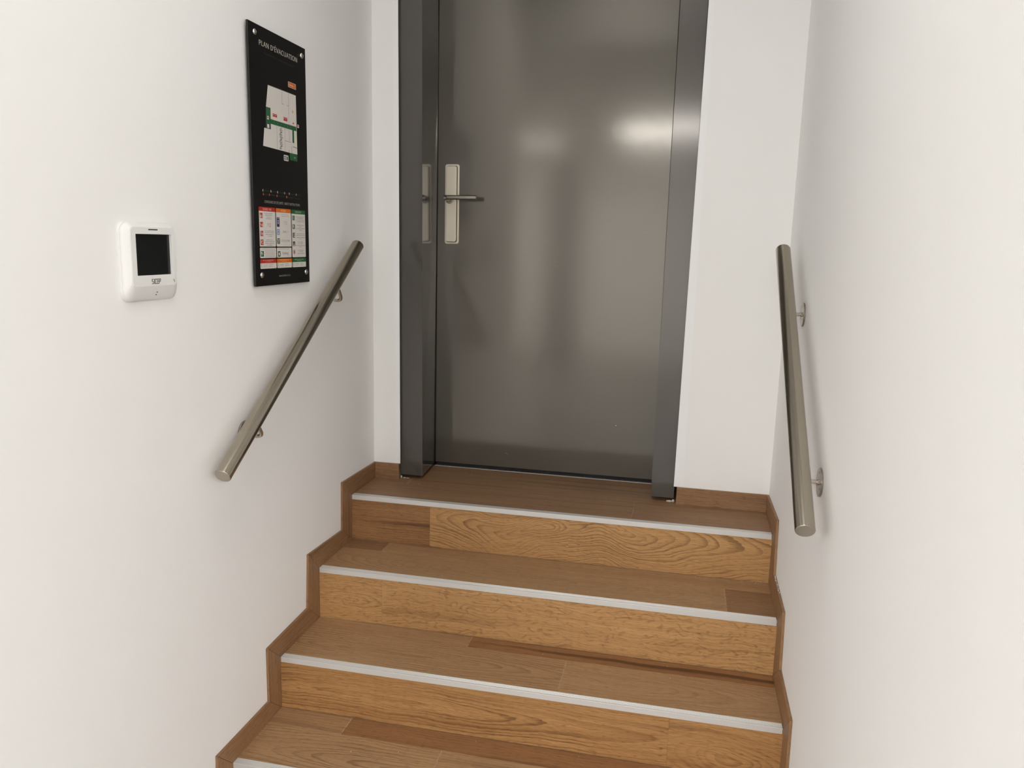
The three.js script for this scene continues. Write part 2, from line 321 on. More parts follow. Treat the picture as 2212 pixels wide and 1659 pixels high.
// ---------------------------------------------------------------- door
{
  const d = new THREE.Group(); d.name = numbered('door_1'); d.userData = { kind: 'structure', label: 'plain dark grey flush metal door in a deep grey frame' }; scene.add(d);
  const HT = 2.05, x0 = 0.1777, x1 = 1.0689;
  // leaf: satin grey paint with a few scratches and chips
  const cv = document.createElement('canvas'); cv.width = 900; cv.height = 2040;
  const c = cv.getContext('2d'); c.fillStyle = '#6e6a63'; c.fillRect(0, 0, 900, 2040);
  const R = rng(12);
  c.lineCap = 'round';
  const scratch = (x, y, len, a, col, w) => { c.strokeStyle = col; c.lineWidth = w; c.beginPath(); c.moveTo(x, y); c.quadraticCurveTo(x + len * 0.5 * Math.cos(a) + 2, y + len * 0.5 * Math.sin(a) - 3, x + len * Math.cos(a), y + len * Math.sin(a)); c.stroke(); };
  for (let i = 0; i < 26; i++) scratch(60 + R() * 780, 900 + R() * 900, 8 + R() * 30, -0.6 + R() * 1.6, 'rgba(150,145,138,' + (0.10 + 0.18 * R()) + ')', 1);
  scratch(300, 1962, 14, 0.5, '#99958c', 2.2);
  c.fillStyle = '#d8d4cc'; c.beginPath(); c.arc(744, 1817, 2.0, 0, 7); c.fill();
  const map = new THREE.CanvasTexture(cv); map.colorSpace = THREE.SRGBColorSpace; map.anisotropy = 8;
  const peel = dataTex(512, 512, (i, j, o) => { const n = 0.5 * noise(i * 0.11, j * 0.11) + 0.5 * noise(i * 0.05 + 7, j * 0.05); o[0] = o[1] = o[2] = 128 + 100 * n; }, false);
  const leafMat = new THREE.MeshPhysicalMaterial({ map, roughness: 0.125, metalness: 0.5, bumpMap: peel, bumpScale: 0.00010 });
  const lg = box(x0 + 0.0035, 0.0180, DOORZ - 0.045, x1 - 0.0035, HT - 0.003, DOORZ, 0.0012);
  { const p = lg.attributes.position, uv = lg.attributes.uv; for (let i = 0; i < p.count; i++) uv.setXY(i, (p.getX(i) - x0) / (x1 - x0), p.getY(i) / HT); }
  mesh('door_leaf', lg, leafMat, d);
  mesh('bottom_seal', box(x0 + 0.006, 0.0052, DOORZ - 0.034, x1 - 0.006, 0.0179, DOORZ - 0.006), matteBlack, d);
  mesh('threshold_strip', box(x0 + 0.0005, 0.0002, DOORZ - 0.050, x1 - 0.0005, 0.0016, DOORZ - 0.0004, 0.0006), alu, d);
  // deep frame: two jambs and a head
  const jb = 0.0150;
  // the jambs lean a few millimetres, as hung; the left reveal narrows slightly towards the leaf
  const lean = (g, fn) => { const p = g.attributes.position; for (let i = 0; i < p.count; i++) p.setX(i, fn(p.getX(i), p.getY(i), p.getZ(i))); g.computeVertexNormals(); return g; };
  const LJ = [0.0982, 0.1868], RJ = [1.0702, 1.1562], mix = (a, b, t) => a + (b - a) * t;
  mesh('frame_jamb', lean(box(0, jb, -0.290, 1, HT + 0.089, FZ, 0.0016), (x, y, z) => mix(LJ[0] - 0.005 * (y - 1), mix(LJ[1] - 0.0057 * (y - 1), x0, (FZ - z) / (FZ - DOORZ)), x)), frameMat, d);
  mesh('frame_jamb', lean(box(0, jb, -0.290, 1, HT + 0.089, FZ, 0.0016), (x, y) => mix(RJ[0] + 0.0016 * (y - 1), RJ[1] + 0.006 * (y - 1), x)), frameMat, d);
  mesh('frame_head', box(x0 + 0.0003, HT, -0.290, x1 - 0.0003, HT + 0.089, FZ, 0.0016), frameMat, d);
  mesh('dark_gap_strip', box(x0 + 0.0004, 0.02, DOORZ - 0.03, x0 + 0.0034, HT - 0.004, DOORZ - 0.004), matteBlack, d);  // dark strips filling the gaps beside the leaf
  mesh('dark_gap_strip', box(x1 - 0.0034, 0.02, DOORZ - 0.03, x1 - 0.0004, HT - 0.004, DOORZ - 0.004), matteBlack, d);
  // crumbs of filler left under the ends of the frame
  const crumb = (x, z, sx, sy, sz, s) => { const q = rng(s), g = new THREE.IcosahedronGeometry(1, 1), p = g.attributes.position; const H = {}; for (let i = 0; i < p.count; i++) { const key = [p.getX(i), p.getY(i), p.getZ(i)].map((e) => e.toFixed(3)).join(); H[key] ??= 0.75 + 0.4 * q(); p.setXYZ(i, p.getX(i) * sx * H[key], p.getY(i) * sy * H[key], p.getZ(i) * sz * H[key]); } g.computeVertexNormals(); g.translate(x, sy * 0.9, z); return g; };
  const fm = std(lin(0.62, 0.58, 0.48), 0.95);
  for (const [x, z, sx, sy, sz, s] of [[0.1065, -0.0140, 0.0036, 0.0060, 0.004, 1], [0.118, -0.016, 0.006, 0.0020, 0.003, 2], [0.132, -0.017, 0.007, 0.0014, 0.002, 3], [1.1490, -0.0135, 0.005, 0.0062, 0.005, 4], [1.134, -0.0145, 0.011, 0.0036, 0.003, 5]])
    mesh('filler_lump', crumb(x, z, sx, sy, sz, s), fm, d).userData = { label: 'crumb of pale filler under the frame' };
  // lock furniture
  const px = 0.2400, py = 1.0570, h = mesh('door_handle', (() => {
    const S = rrPath(new THREE.Shape(), -0.0285, -0.1510, 0.0285, 0.1510, 0.009);
    const g = new THREE.ExtrudeGeometry(S, { depth: 0.0012, bevelEnabled: true, bevelThickness: 0.0008, bevelSize: 0.0008, bevelOffset: -0.0008, bevelSegments: 2, curveSegments: 8 });
    g.translate(px, py, DOORZ + 0.0003); return g;
  })(), plateMat, d);
  h.userData = { label: 'satin metal lock plate with a lever' };
  { // raised cover inside the plate, standing in a shallow dish
    const S = rrPath(new THREE.Shape(), -0.0205, -0.1430, 0.0205, 0.1430, 0.0075);
    const g = new THREE.ExtrudeGeometry(S, { depth: 0.0085, bevelEnabled: true, bevelThickness: 0.0016, bevelSize: 0.0016, bevelOffset: -0.0016, bevelSegments: 3, curveSegments: 8 });
    g.translate(px - 0.0008, py, DOORZ + 0.0038); mesh('plate_cover', g, plateMat, h);
    const O = rrPath(new THREE.Shape(), -0.0225, -0.1450, 0.0225, 0.1450, 0.0085), I = rrPath(new THREE.Path(), -0.0203, -0.1428, 0.0203, 0.1428, 0.0074); O.holes.push(I);
    const r = new THREE.ExtrudeGeometry(O, { depth: 0.0012, bevelEnabled: false, curveSegments: 8 }); r.translate(px - 0.0008, py, DOORZ + 0.0019);
    mesh('groove_shade', r, std(lin(0.10, 0.09, 0.075), 0.5, 0.6), h);  // ring coloured dark for the shade in the dish
  }
  const sx = 0.2330, sy = 1.0735, zc = DOORZ + 0.0136;
  mesh('rosette', lathe([[0.0085, -0.001], [0.0145, -0.001], [0.0150, 0.001], [0.0145, 0.0032], [0.0120, 0.0040], [0.0105, 0.0030], [0.0100, 0.0005]], [sx, sy, zc], [0, 0, 1], 36), leverMat, h);
  { // round bar lever: out of the rosette, mitred, then along the door
    const zl = DOORZ + 0.062, r = 0.0088, L = 0.1205, n = 24, ly = sy + 0.006, P = [], I = [];
    const ring = (f) => { for (let i = 0; i < n; i++) { const a = i / n * 6.2832; P.push(...f(Math.cos(a), Math.sin(a))); } };
    ring((c, s) => [sx + r * c, sy + r * s, zc]);
    ring((c, s) => [sx - 0.0055 + r * c, ly + r * s, zl - 0.003 + r * c]);          // mitre plane
    ring((c, s) => [sx - 0.0055 + r * c + 0.003, ly + r * s, zl + r * c]);
    ring((c, s) => [sx + L - 0.001, ly + r * s + 0.0012, zl + r * c]);
    ring((c, s) => [sx + L, ly + (r - 0.0008) * s + 0.0012, zl + (r - 0.0008) * c]);
    for (let k = 0; k < 4; k++) for (let i = 0; i < n; i++) { const a = k * n + i, b = k * n + (i + 1) % n, c2 = a + n, e = b + n; I.push(a, b, c2, b, e, c2); }
    const ci = P.length / 3; P.push(sx + L, ly + 0.0012, zl); for (let i = 0; i < n; i++) I.push(4 * n + i, 4 * n + (i + 1) % n, ci);
    let g = new THREE.BufferGeometry(); g.setAttribute('position', new THREE.Float32BufferAttribute(P, 3)); g.setIndex(I);
    g.computeVertexNormals();
    mesh('lever', g, leverMat, h);
  }
}

// ---------------------------------------------------------------- handrails
function handrail(label, wx, sgn, a, lo, hi, brackets) {
  // wx: wall plane, sgn: +1 when the room lies towards +x; a: distance of the tube's axis from the wall; lo, hi: [y, z] of the tube's ends
  const mid = [(lo[0] + hi[0]) / 2, (lo[1] + hi[1]) / 2];
  const t = thing('handrail', label, 'handrail', [wx + sgn * a, mid[0], mid[1]], 'tubular steel handrails of the stairwell');
  const L = (y, z, out = a) => [sgn * (out - a), y - mid[0], z - mid[1]];
  const r = 0.0212, d = new THREE.Vector3(0, hi[0] - lo[0], hi[1] - lo[1]), len = d.length(); d.normalize();
  mesh('tube', lathe([[r - 0.001, 0], [r, 0.001], [r, len - 0.001], [r - 0.001, len]], L(...lo), d.toArray(), 64), steel, t);
  for (const [e, s] of [[lo, -1], [hi, 1]]) {
    const dir = d.clone().multiplyScalar(s), o = L(...e);
    mesh('end_cap', lathe([[r - 0.0008, -0.002], [r - 0.0006, 0.0006], [r - 0.0014, 0.0015], [0.0001, 0.0017]], o, dir.toArray(), 48), steelCap, t);
  }
  for (const [y, z, sag = 0] of brackets) {
    const S = new THREE.Shape(); S.absarc(0, 0, 0.034, 0, Math.PI * 2, false);
    for (let i = 0; i < 3; i++) { const t2 = 1.571 + i * 2.0944, H = new THREE.Path(); H.absarc(0.0225 * Math.cos(t2), 0.0225 * Math.sin(t2), 0.0034, 0, Math.PI * 2, true); S.holes.push(H); }
    const g = new THREE.ExtrudeGeometry(S, { depth: 0.003, bevelEnabled: true, bevelThickness: 0.0009, bevelSize: 0.0009, bevelOffset: -0.0009, bevelSegments: 2, curveSegments: 28 });
    g.translate(0, 0, 0.0010); g.rotateY(sgn * Math.PI / 2); const o = L(y, z, 0); g.translate(...o);
    const b = mesh('bracket', g, steelDisc, t);
    // bent rod: straight out from the rosette, then turned square to the tube and up into it
    const rr = 0.0055, k = 0.021, c = new THREE.CurvePath(), V = (p) => new THREE.Vector3(...p);
    const ye = y - sag, along = (ye - lo[0]) * d.y + (z - lo[1]) * d.z;       // foot of the perpendicular on the tube's axis
    const fy = lo[0] + along * d.y - ye, fz = lo[1] + along * d.z - z, fl = Math.hypot(fy, fz), uy = fy / fl, uz = fz / fl;
    const end = fl - r * 0.6;
    c.add(new THREE.LineCurve3(V(L(y, z, 0.003)), V(L(ye + sag * 0.2, z, a - k))));
    c.add(new THREE.QuadraticBezierCurve3(V(L(ye + sag * 0.2, z, a - k)), V(L(ye, z, a)), V(L(ye + k * uy, z + k * uz, a))));
    c.add(new THREE.LineCurve3(V(L(ye + k * uy, z + k * uz, a)), V(L(ye + end * uy, z + end * uz, a))));
    mesh('bracket_arm', new THREE.TubeGeometry(c, 60, rr, 16, false), steelBright, b);
    mesh('collar', lathe([[rr, 0.0075], [rr + 0.0014, 0.0068], [rr + 0.0020, 0.004], [rr + 0.0020, 0.002]], o, [sgn, 0, 0], 24), steelBright, b);
    for (let i = 0; i < 3; i++) { const t2 = 1.571 + i * 2.0944; const p = [o[0] + sgn * 0.0018, o[1] + 0.0225 * Math.sin(t2), o[2] - sgn * 0.0225 * Math.cos(t2)]; mesh('screw', lathe([[0.0032, 0], [0.0031, 0.0012], [0.0020, 0.0026], [0.0001, 0.0030]], p, [sgn, 0, 0], 16), steelBright, b); }
  }
  return t;
}
handrail('sloping tubular steel handrail on the left wall, below the black evacuation plan', 0, 1, 0.055, [0.332, 1.121], [0.894, 0.273], [[0.3917, 0.9244, 0.007], [0.7235, 0.4040, 0.008]]);
handrail('sloping tubular steel handrail on the bare right wall', W, -1, 0.056, [0.3275, 1.1085], [0.915, 0.295], [[0.3839, 0.9206], [0.7343, 0.4259]]);

// ---------------------------------------------------------------- evacuation plan
{
  const SW = 0.3153, SH = 0.6761, zl = 0.8639, yt = 1.4587;
  const t = thing('evacuation_sign', 'tall black acrylic evacuation plan held by four round studs on the left wall', 'sign', [0, yt - SH / 2, zl - SW / 2]);
  const S = 4.6, cv = document.createElement('canvas'); cv.width = Math.round(315 * S); cv.height = Math.round(676 * S) > 2048 ? 2048 : Math.round(676 * S);
  const c = cv.getContext('2d'); const k = cv.height / 676; cv.width = Math.round(315 * k); c.scale(k, k);
  c.fillStyle = '#100f0e'; c.fillRect(0, 0, 316, 677);
  const poly = (pts, col) => { c.fillStyle = col; c.beginPath(); pts.forEach(([x, y], i) => (i ? c.lineTo(x, y) : c.moveTo(x, y))); c.closePath(); c.fill(); };
  const rect = (x, y, x2, y2, col) => { c.fillStyle = col; c.fillRect(x, y, x2 - x, y2 - y); };
  const line = (pts, col = '#4d4d50', w = 0.8) => { c.strokeStyle = col; c.lineWidth = w; c.beginPath(); pts.forEach(([x, y], i) => (i ? c.lineTo(x, y) : c.moveTo(x, y))); c.stroke(); };
  const rr = (x, y, x2, y2, r, col) => { c.fillStyle = col; c.beginPath(); c.moveTo(x + r[0], y); c.lineTo(x2 - r[1], y); c.arcTo(x2, y, x2, y + r[1], r[1] || 0.01); c.lineTo(x2, y2 - r[2]); c.arcTo(x2, y2, x2 - r[2], y2, r[2] || 0.01); c.lineTo(x + r[3], y2); c.arcTo(x, y2, x, y2 - r[3], r[3] || 0.01); c.lineTo(x, y + r[0]); c.arcTo(x, y, x + r[0], y, r[0] || 0.01); c.fill(); };
  const text = (s, x0, x1, base, h, col, font = 'sans-serif') => { c.save(); c.font = '100px ' + font; const m = c.measureText(s).width; c.fillStyle = col; c.translate(x0, base); c.scale((x1 - x0) / m, h / 72); c.fillText(s, 0, 0); c.restore(); };
  const R = rng(9);
  const greek = (x0, x1, y, col = '#6f6b66', h = 1.3) => { let x = x0; c.fillStyle = col; while (x < x1) { const w = Math.min(x1 - x, 3 + 7 * R()); c.globalAlpha = 0.55 + 0.3 * R(); c.fillRect(x, y, w, h); x += w + 1.1; } c.globalAlpha = 1; };
  // heading
  text("PLAN D'ÉVACUATION", 50, 266, 48, 13, '#c9c2b8');
  greek(74, 145, 62.3, '#4c4844', 1.6); greek(152, 241, 63.2, '#5a554f', 1.6);
  // floor plan
  const paper = '#d8d3cc';
  rr(206, 110, 253, 125, [2, 2, 2, 2], '#e0dcd5'); rr(207, 111, 252, 124, [2, 2, 2, 2], '#c4652a'); text('Niveau -1', 211, 248, 120, 5, '#f0d8c0');
  poly([[92, 141], [251, 141], [253, 305], [207, 305], [58, 303], [67, 255], [78, 255], [79, 199]], paper);
  poly([[78, 199], [103, 199], [102, 255], [76, 255]], '#45454a'); rect(80, 202, 101, 233, '#2f6b42'); rect(83, 243, 94, 253, '#d9d5cf');
  poly([[78, 235], [101, 228], [243, 228], [250, 228], [250, 240], [101, 240], [79, 241]], '#255c38'); rect(225, 238, 235, 275, '#255c38');
  poly([[237, 241], [251, 241], [252, 285], [237, 275]], '#dcdcc4');
  poly([[207, 306], [253, 306], [252, 325], [207, 325]], '#255c38'); rr(171, 314, 198, 330, [2, 2, 2, 2], '#d9d5cd');
  for (const [x, y, w, h] of [[174, 317, 9, 4], [174, 323, 9, 4], [186, 317, 9, 10]]) rect(x, y, x + w, y + h, '#5b6a5c');
  line([[170, 142], [168, 177], [178, 177]]); line([[195, 177], [207, 177]]); line([[207, 142], [206, 228]]); line([[135, 240], [135, 303]]); line([[181, 240], [180, 303]]);
  line([[207, 243], [206, 274]]); line([[181, 275], [216, 275]]); line([[219, 286], [219, 306]], '#3f3f42', 1.4); line([[227, 286], [252, 287]], '#3f3f42', 1.4); line([[207, 305.5], [253, 305.5]]);
  line([[101, 240], [225, 240]], '#77777a', 0.7); line([[103, 228], [243, 228]], '#77777a', 0.7); line([[92, 141], [251, 141]], '#8d8a86', 1);
  for (let i = 0; i < 9; i++) { const x = 157 + 3 * Math.sin(i * 2.1), y = 247 + i * 6.2; line([[x - 6, y], [x + 7, y + 2 * Math.sin(i)]], '#4a4a4c', 1.1); line([[x, y - 4], [x + 1, y + 4]], '#4a4a4c', 1.2); c.beginPath(); c.arc(x - 4, y, 4, 0.5, 2.6); c.stroke(); c.beginPath(); c.arc(x + 6, y, 4, 3.6, 5.6); c.stroke(); }
  line([[158, 242], [157, 303]], '#4a4a4c', 0.8);
  for (const x of [140, 150, 176, 190, 200]) { c.strokeStyle = '#8a8784'; c.lineWidth = 0.7; c.beginPath(); c.arc(x, 240, 5, 0.1, 1.4); c.stroke(); }
  for (const [x, y] of [[120, 233], [140, 234], [160, 234], [180, 234], [198, 234], [215, 235]]) poly([[x - 1.6, y], [x + 1.6, y - 1.2], [x + 1.6, y + 1.2]], '#9fc3a4');
  const red = (x, y, x2, y2, n) => { rr(x, y, x2, y2, [1, 1, 1, 1], '#e3b5a4'); rr(x + 0.8, y + 0.8, x2 - 0.8, y2 - 0.8, [1, 1, 1, 1], '#e6d6ce'); for (let i = 0; i < n; i++) { const w = (x2 - x - 3) / n; rect(x + 1.5 + i * w, y + 2, x + 0.8 + (i + 1) * w, y2 - 3, '#a8323c'); line([[x + 2.5 + i * w, y + 6], [x + (i + 0.8) * w, y + 4]], '#eadfda', 1); } };
  red(113, 209, 140, 222, 2); red(174, 209, 199, 224, 2); red(227, 217, 239, 226, 1); red(256, 220, 267, 229, 1); red(83, 222, 93, 231, 1);
  for (const [x, y] of [[108, 229], [214, 229], [249, 229], [204, 301]]) poly([[x - 2.5, y - 2], [x + 2.5, y - 2], [x, y + 3]], '#c7552f');
  poly([[230, 183], [234, 192], [226, 192]], '#c99a3c'); text('wc', 232, 244, 318, 5, '#9fc3a4'); text('↑', 86, 94, 217, 7, '#9fc3a4');
  // legend
  for (const [x, y, col] of [[50, 420, '#b9b4ad'], [93, 420, '#b9b4ad'], [130, 420, '#b9b4ad'], [170, 420, '#b9b4ad'], [198, 420, '#b9b4ad'], [240, 420, '#c9a24a'], [52, 430, '#c5563a'], [84, 430, '#c5563a'], [126, 430, '#c5563a'], [182, 430, '#c98a5a']]) { rr(x - 2.2, y - 3, x + 2.2, y + 3, [1, 1, 1, 1], col); }
  for (const [a, b, y] of [[57, 88, 419.5], [98, 126, 419.5], [136, 164, 419.5], [176, 192, 419.5], [204, 234, 419.5], [246, 268, 419.5], [58, 78, 429.5], [90, 120, 429.5], [132, 176, 429.5], [188, 222, 430.5], [232, 266, 430.5]]) greek(a, b, y, '#6a655f', 1.2);
  text('CONSIGNES DE SÉCURITÉ - SAFETY INSTRUCTIONS', 56, 261, 452.5, 6.6, '#b7b1a9');
  // boxes
  rr(25, 464, 113, 570, [3, 3, 3, 3], paper); rr(117, 464, 204, 570, [3, 3, 3, 3], paper); rr(208, 464, 293, 601, [3, 3, 3, 3], paper);
  rr(25, 464, 113, 475, [3, 3, 0, 0], '#b13026'); rr(117, 464, 204, 475, [3, 3, 0, 0], '#d26a20'); rr(208, 464, 293, 475.5, [3, 3, 0, 0], '#285f36');
  text('INCENDIE - FIRE', 46, 92, 472.3, 5, '#e9c9bd'); text('ACCIDENT', 146, 175, 472.3, 5, '#f0cfa4'); text('ÉVACUATION', 231, 268, 472.3, 5, '#b9d2b4');
  rr(25, 573, 113, 601, [3, 3, 3, 3], paper); rr(117, 573, 203, 601, [3, 3, 3, 3], paper);
  for (const [x, x2, col, tl] of [[25, 113, '#b13026', '#e9b9ad'], [117, 204, '#d26a20', '#f3c58e'], [208, 293, '#285f36', '#b9d2b4']]) {
    rr(x, 604, x2, 630, [2, 2, 3, 3], paper); rr(x, 604, x2, 615, [2, 2, 0, 0], col);
    greek(x + 14, x2 - 16, 606.5, tl, 1.9); greek(x + 28, x2 - 28, 611, tl, 1.2);
    c.strokeStyle = x === 117 ? '#a8743f' : '#5b5650'; c.lineWidth = 1.5; c.beginPath(); c.arc(x + 13, 621, 7, 2.4, 3.9); c.stroke();
    greek(x + 16, x + 40, 619.5, '#7d7871', 1.2); greek(x + 16, x + 37, 623.5, '#8d8881', 1.2); greek(x + 47, x + 68, 618.5, '#7d7871', 1.2); greek(x + 47, x + 68, 623, '#7d7871', 1.2);
  }
  // pictograms
  const icon = (x, y, x2, y2, bg, fn) => { rr(x, y, x2, y2, [1, 1, 1, 1], bg); c.fillStyle = c.strokeStyle = '#e8e2da'; c.lineWidth = 1.5; fn(x, y, x2 - x, y2 - y); };
  const man = (x, y) => { c.beginPath(); c.arc(x, y, 1.2, 0, 7); c.fill(); c.fillRect(x - 1.2, y + 1.6, 2.6, 4); c.fillRect(x - 1.2, y + 5.5, 1, 3.4); c.fillRect(x + 0.6, y + 5.5, 1, 3.4); };
  icon(29, 480, 44, 494, '#b03a32', (x, y) => { c.fillRect(x + 2, y + 5, 4, 8); c.fillRect(x + 3, y + 2, 2, 2); c.fillRect(x + 10, y + 5, 2.4, 7); });
  icon(30, 504, 45, 518, '#b03a32', (x, y) => { c.beginPath(); c.arc(x + 8, y + 3, 6, 1.2, 3.0); c.stroke(); c.fillRect(x + 10.5, y + 4, 2.4, 9); });
  icon(30, 528, 45, 542, '#b03a32', (x, y) => { man(x + 4.5, y + 2.5); c.fillRect(x + 8, y + 6, 2, 2); c.fillRect(x + 11, y + 4, 2.4, 8); });
  icon(30, 551, 45, 566, '#b8402f', (x, y) => { man(x + 5, y + 3); line([[x + 6, y + 6], [x + 12, y + 3]], '#e8e2da', 1.4); line([[x + 9, y + 13], [x + 13, y + 9]], '#e8e2da', 1.4); });
  icon(121, 489, 136, 515, '#262452', (x, y) => { c.fillRect(x + 4, y + 2, 7, 1.6); poly([[x + 7.5, y + 6], [x + 11.5, y + 11], [x + 3.5, y + 11]], '#dcd8de'); poly([[x + 7.5, y + 20], [x + 11.5, y + 14], [x + 3.5, y + 14]], '#dcd8de'); rect(x + 6.6, y + 8, x + 8.4, y + 18, '#dcd8de'); rect(x, y, x + 15, y + 0.9, '#8a4a3a'); });
  icon(121, 522, 136, 537, '#4c67a8', (x, y) => { rect(x + 1.6, y + 1.6, x + 13.4, y + 13.4, '#d3d4da'); rect(x + 4, y + 3, x + 6, y + 12, '#4f5f92'); rect(x + 9, y + 3, x + 11, y + 12, '#4f5f92'); rect(x + 5, y + 6.6, x + 10, y + 8.4, '#4f5f92'); });
  icon(121, 547, 136, 562, '#3c5a45', (x, y) => { c.beginPath(); c.arc(x + 10, y + 4, 2, 0, 7); c.fill(); line([[x + 2, y + 2], [x + 8, y + 8], [x + 4, y + 13]], '#dfe4da', 1.4); line([[x + 9, y + 7], [x + 10, y + 13]], '#dfe4da', 1.2); });
  const green = '#2f4f39';
  icon(213, 481, 227, 494, green, (x, y) => { man(x + 5, y + 2.4); line([[x + 1, y + 4], [x + 12, y + 4]], '#7da083', 0.8); line([[x + 9, y + 11], [x + 12, y + 7]], '#9fc0a4', 1); });
  icon(213, 506, 227, 519, '#343c36', (x, y) => { poly([[x + 2, y + 2], [x + 8, y + 1], [x + 4, y + 12]], '#dcdcd4'); man(x + 7.5, y + 3); });
  icon(213, 530, 227, 544, '#3c4a40', (x, y) => { c.beginPath(); c.arc(x + 10, y + 4, 2, 0, 7); c.fill(); c.beginPath(); c.arc(x + 10, y + 10, 2.3, 0, 7); c.fill(); rect(x + 3, y + 2, x + 5, y + 12, '#8fa894'); });
  icon(213, 555, 227, 568, '#343a35', (x, y) => { for (let i = 0; i < 4; i++) line([[x + 1 + i * 3, y + 12], [x + 4 + i * 3, y + 3]], '#a9aca4', 1); poly([[x + 3, y + 12], [x + 11, y + 12], [x + 8, y + 8]], '#dcdcd4'); });
  c.strokeStyle = '#b2423f'; c.lineWidth = 1.4; c.beginPath(); c.arc(220, 585.5, 6.2, 0, 7); c.stroke(); c.fillStyle = '#4a4644'; c.fillRect(217.5, 582, 5.5, 7); line([[216, 581], [224, 590]], '#b2423f', 1.2);
  icon(29, 582, 45, 597, '#27513a', (x, y) => { poly([[x + 1, y + 3], [x + 9, y + 1], [x + 5, y + 14]], '#c9d6c8'); line([[x + 11, y + 5], [x + 10, y + 11]], '#c9d6c8', 1.6); });
  icon(123, 583, 137, 598, '#1f4a2c', (x, y) => { for (const [a, b] of [[2, 2], [12, 2], [2, 13], [12, 13]]) line([[x + a, y + b], [x + 7, y + 7.5]], '#c4d2be', 1.2); c.beginPath(); c.ellipse(x + 7, y + 7.5, 3, 3.6, 0, 0, 7); c.fill(); });
  // legible figures and greeked small print
  text('112', 68, 88, 516.3, 9.6, '#a5413c'); text('112', 160, 181, 507.6, 9, '#8d8fa6'); text('24/48 - 1', 153, 186, 531.5, 6.4, '#807b76'); text('27 32 25 996', 145, 194, 556.5, 5.6, '#77736e'); text('Parking', 149, 184, 592.5, 7.2, '#5f5a55');
  for (const [y, a, b] of [[480, 54, 99], [484.5, 58, 95], [489.6, 64, 90], [494, 62, 92], [527, 54, 106], [531, 52, 106], [536.5, 58, 102], [541, 68, 94], [551.5, 60, 97], [556, 54, 104], [561, 54, 104], [565.4, 63, 95]]) greek(a, b, y);
  for (const [y, a, b] of [[480, 146, 190], [484.5, 149, 190]]) greek(a, b, y, '#8a8580', 1.2);
  for (const [y, a, b] of [[483, 232, 288], [487.5, 240, 280], [492, 232, 288], [496.5, 236, 286], [507, 240, 284], [512, 252, 272], [516.5, 234, 290], [521, 252, 272], [532, 238, 288], [536.5, 233, 290], [542.5, 236, 290], [547, 258, 266], [556, 242, 278], [560.5, 244, 276], [566, 232, 290], [570, 254, 266], [580, 242, 282], [584, 248, 276], [589.5, 240, 284]]) greek(a, b, y);
  greek(31, 106, 576, '#86817b', 1.3); for (let i = 0; i < 5; i++) greek(50 + 2 * (i % 2), 108 - 3 * (i % 2), 580.5 + i * 4, '#7f7a74', 1.3); greek(130, 190, 576, '#86817b', 1.2);
  text('www.lenfant-roi.lu', 126, 193, 654.5, 5.6, '#aaa49b');
  const tex = new THREE.CanvasTexture(cv); tex.colorSpace = THREE.SRGBColorSpace; tex.anisotropy = 16;
  // acrylic panel on short spacers, print on its face
  const acr = std(lin(0.006, 0.006, 0.0055), 0.4);
  mesh('panel', (() => { const g = box(-SW / 2, -SH / 2, 0, SW / 2, SH / 2, 0.006, 0.0006); g.rotateY(Math.PI / 2); g.translate(0.0078, 0, 0); return g; })(), acr, t);
  const pg = new THREE.PlaneGeometry(SW - 0.0016, SH - 0.0016), face = new THREE.MeshPhysicalMaterial({ map: tex, roughness: 0.38, specularIntensity: 0.35 });
  pg.rotateY(Math.PI / 2); pg.translate(0.01405, 0, 0); mesh('print', pg, face, t);
  for (const [x, y] of [[28, 23], [287.5, 25], [29, 646], [288.5, 645]]) {
    const o = [0, SH / 2 - y / 1000, SW / 2 - x / 1000];
    mesh('stud', lathe([[0.0060, 0.0005], [0.0060, 0.0140], [0.0078, 0.0142], [0.0079, 0.0160], [0.0068, 0.0182], [0.0045, 0.0196], [0.0001, 0.0202]], o, [1, 0, 0], 28), std(lin(0.62, 0.60, 0.56), 0.18, 1), t);
  }
}

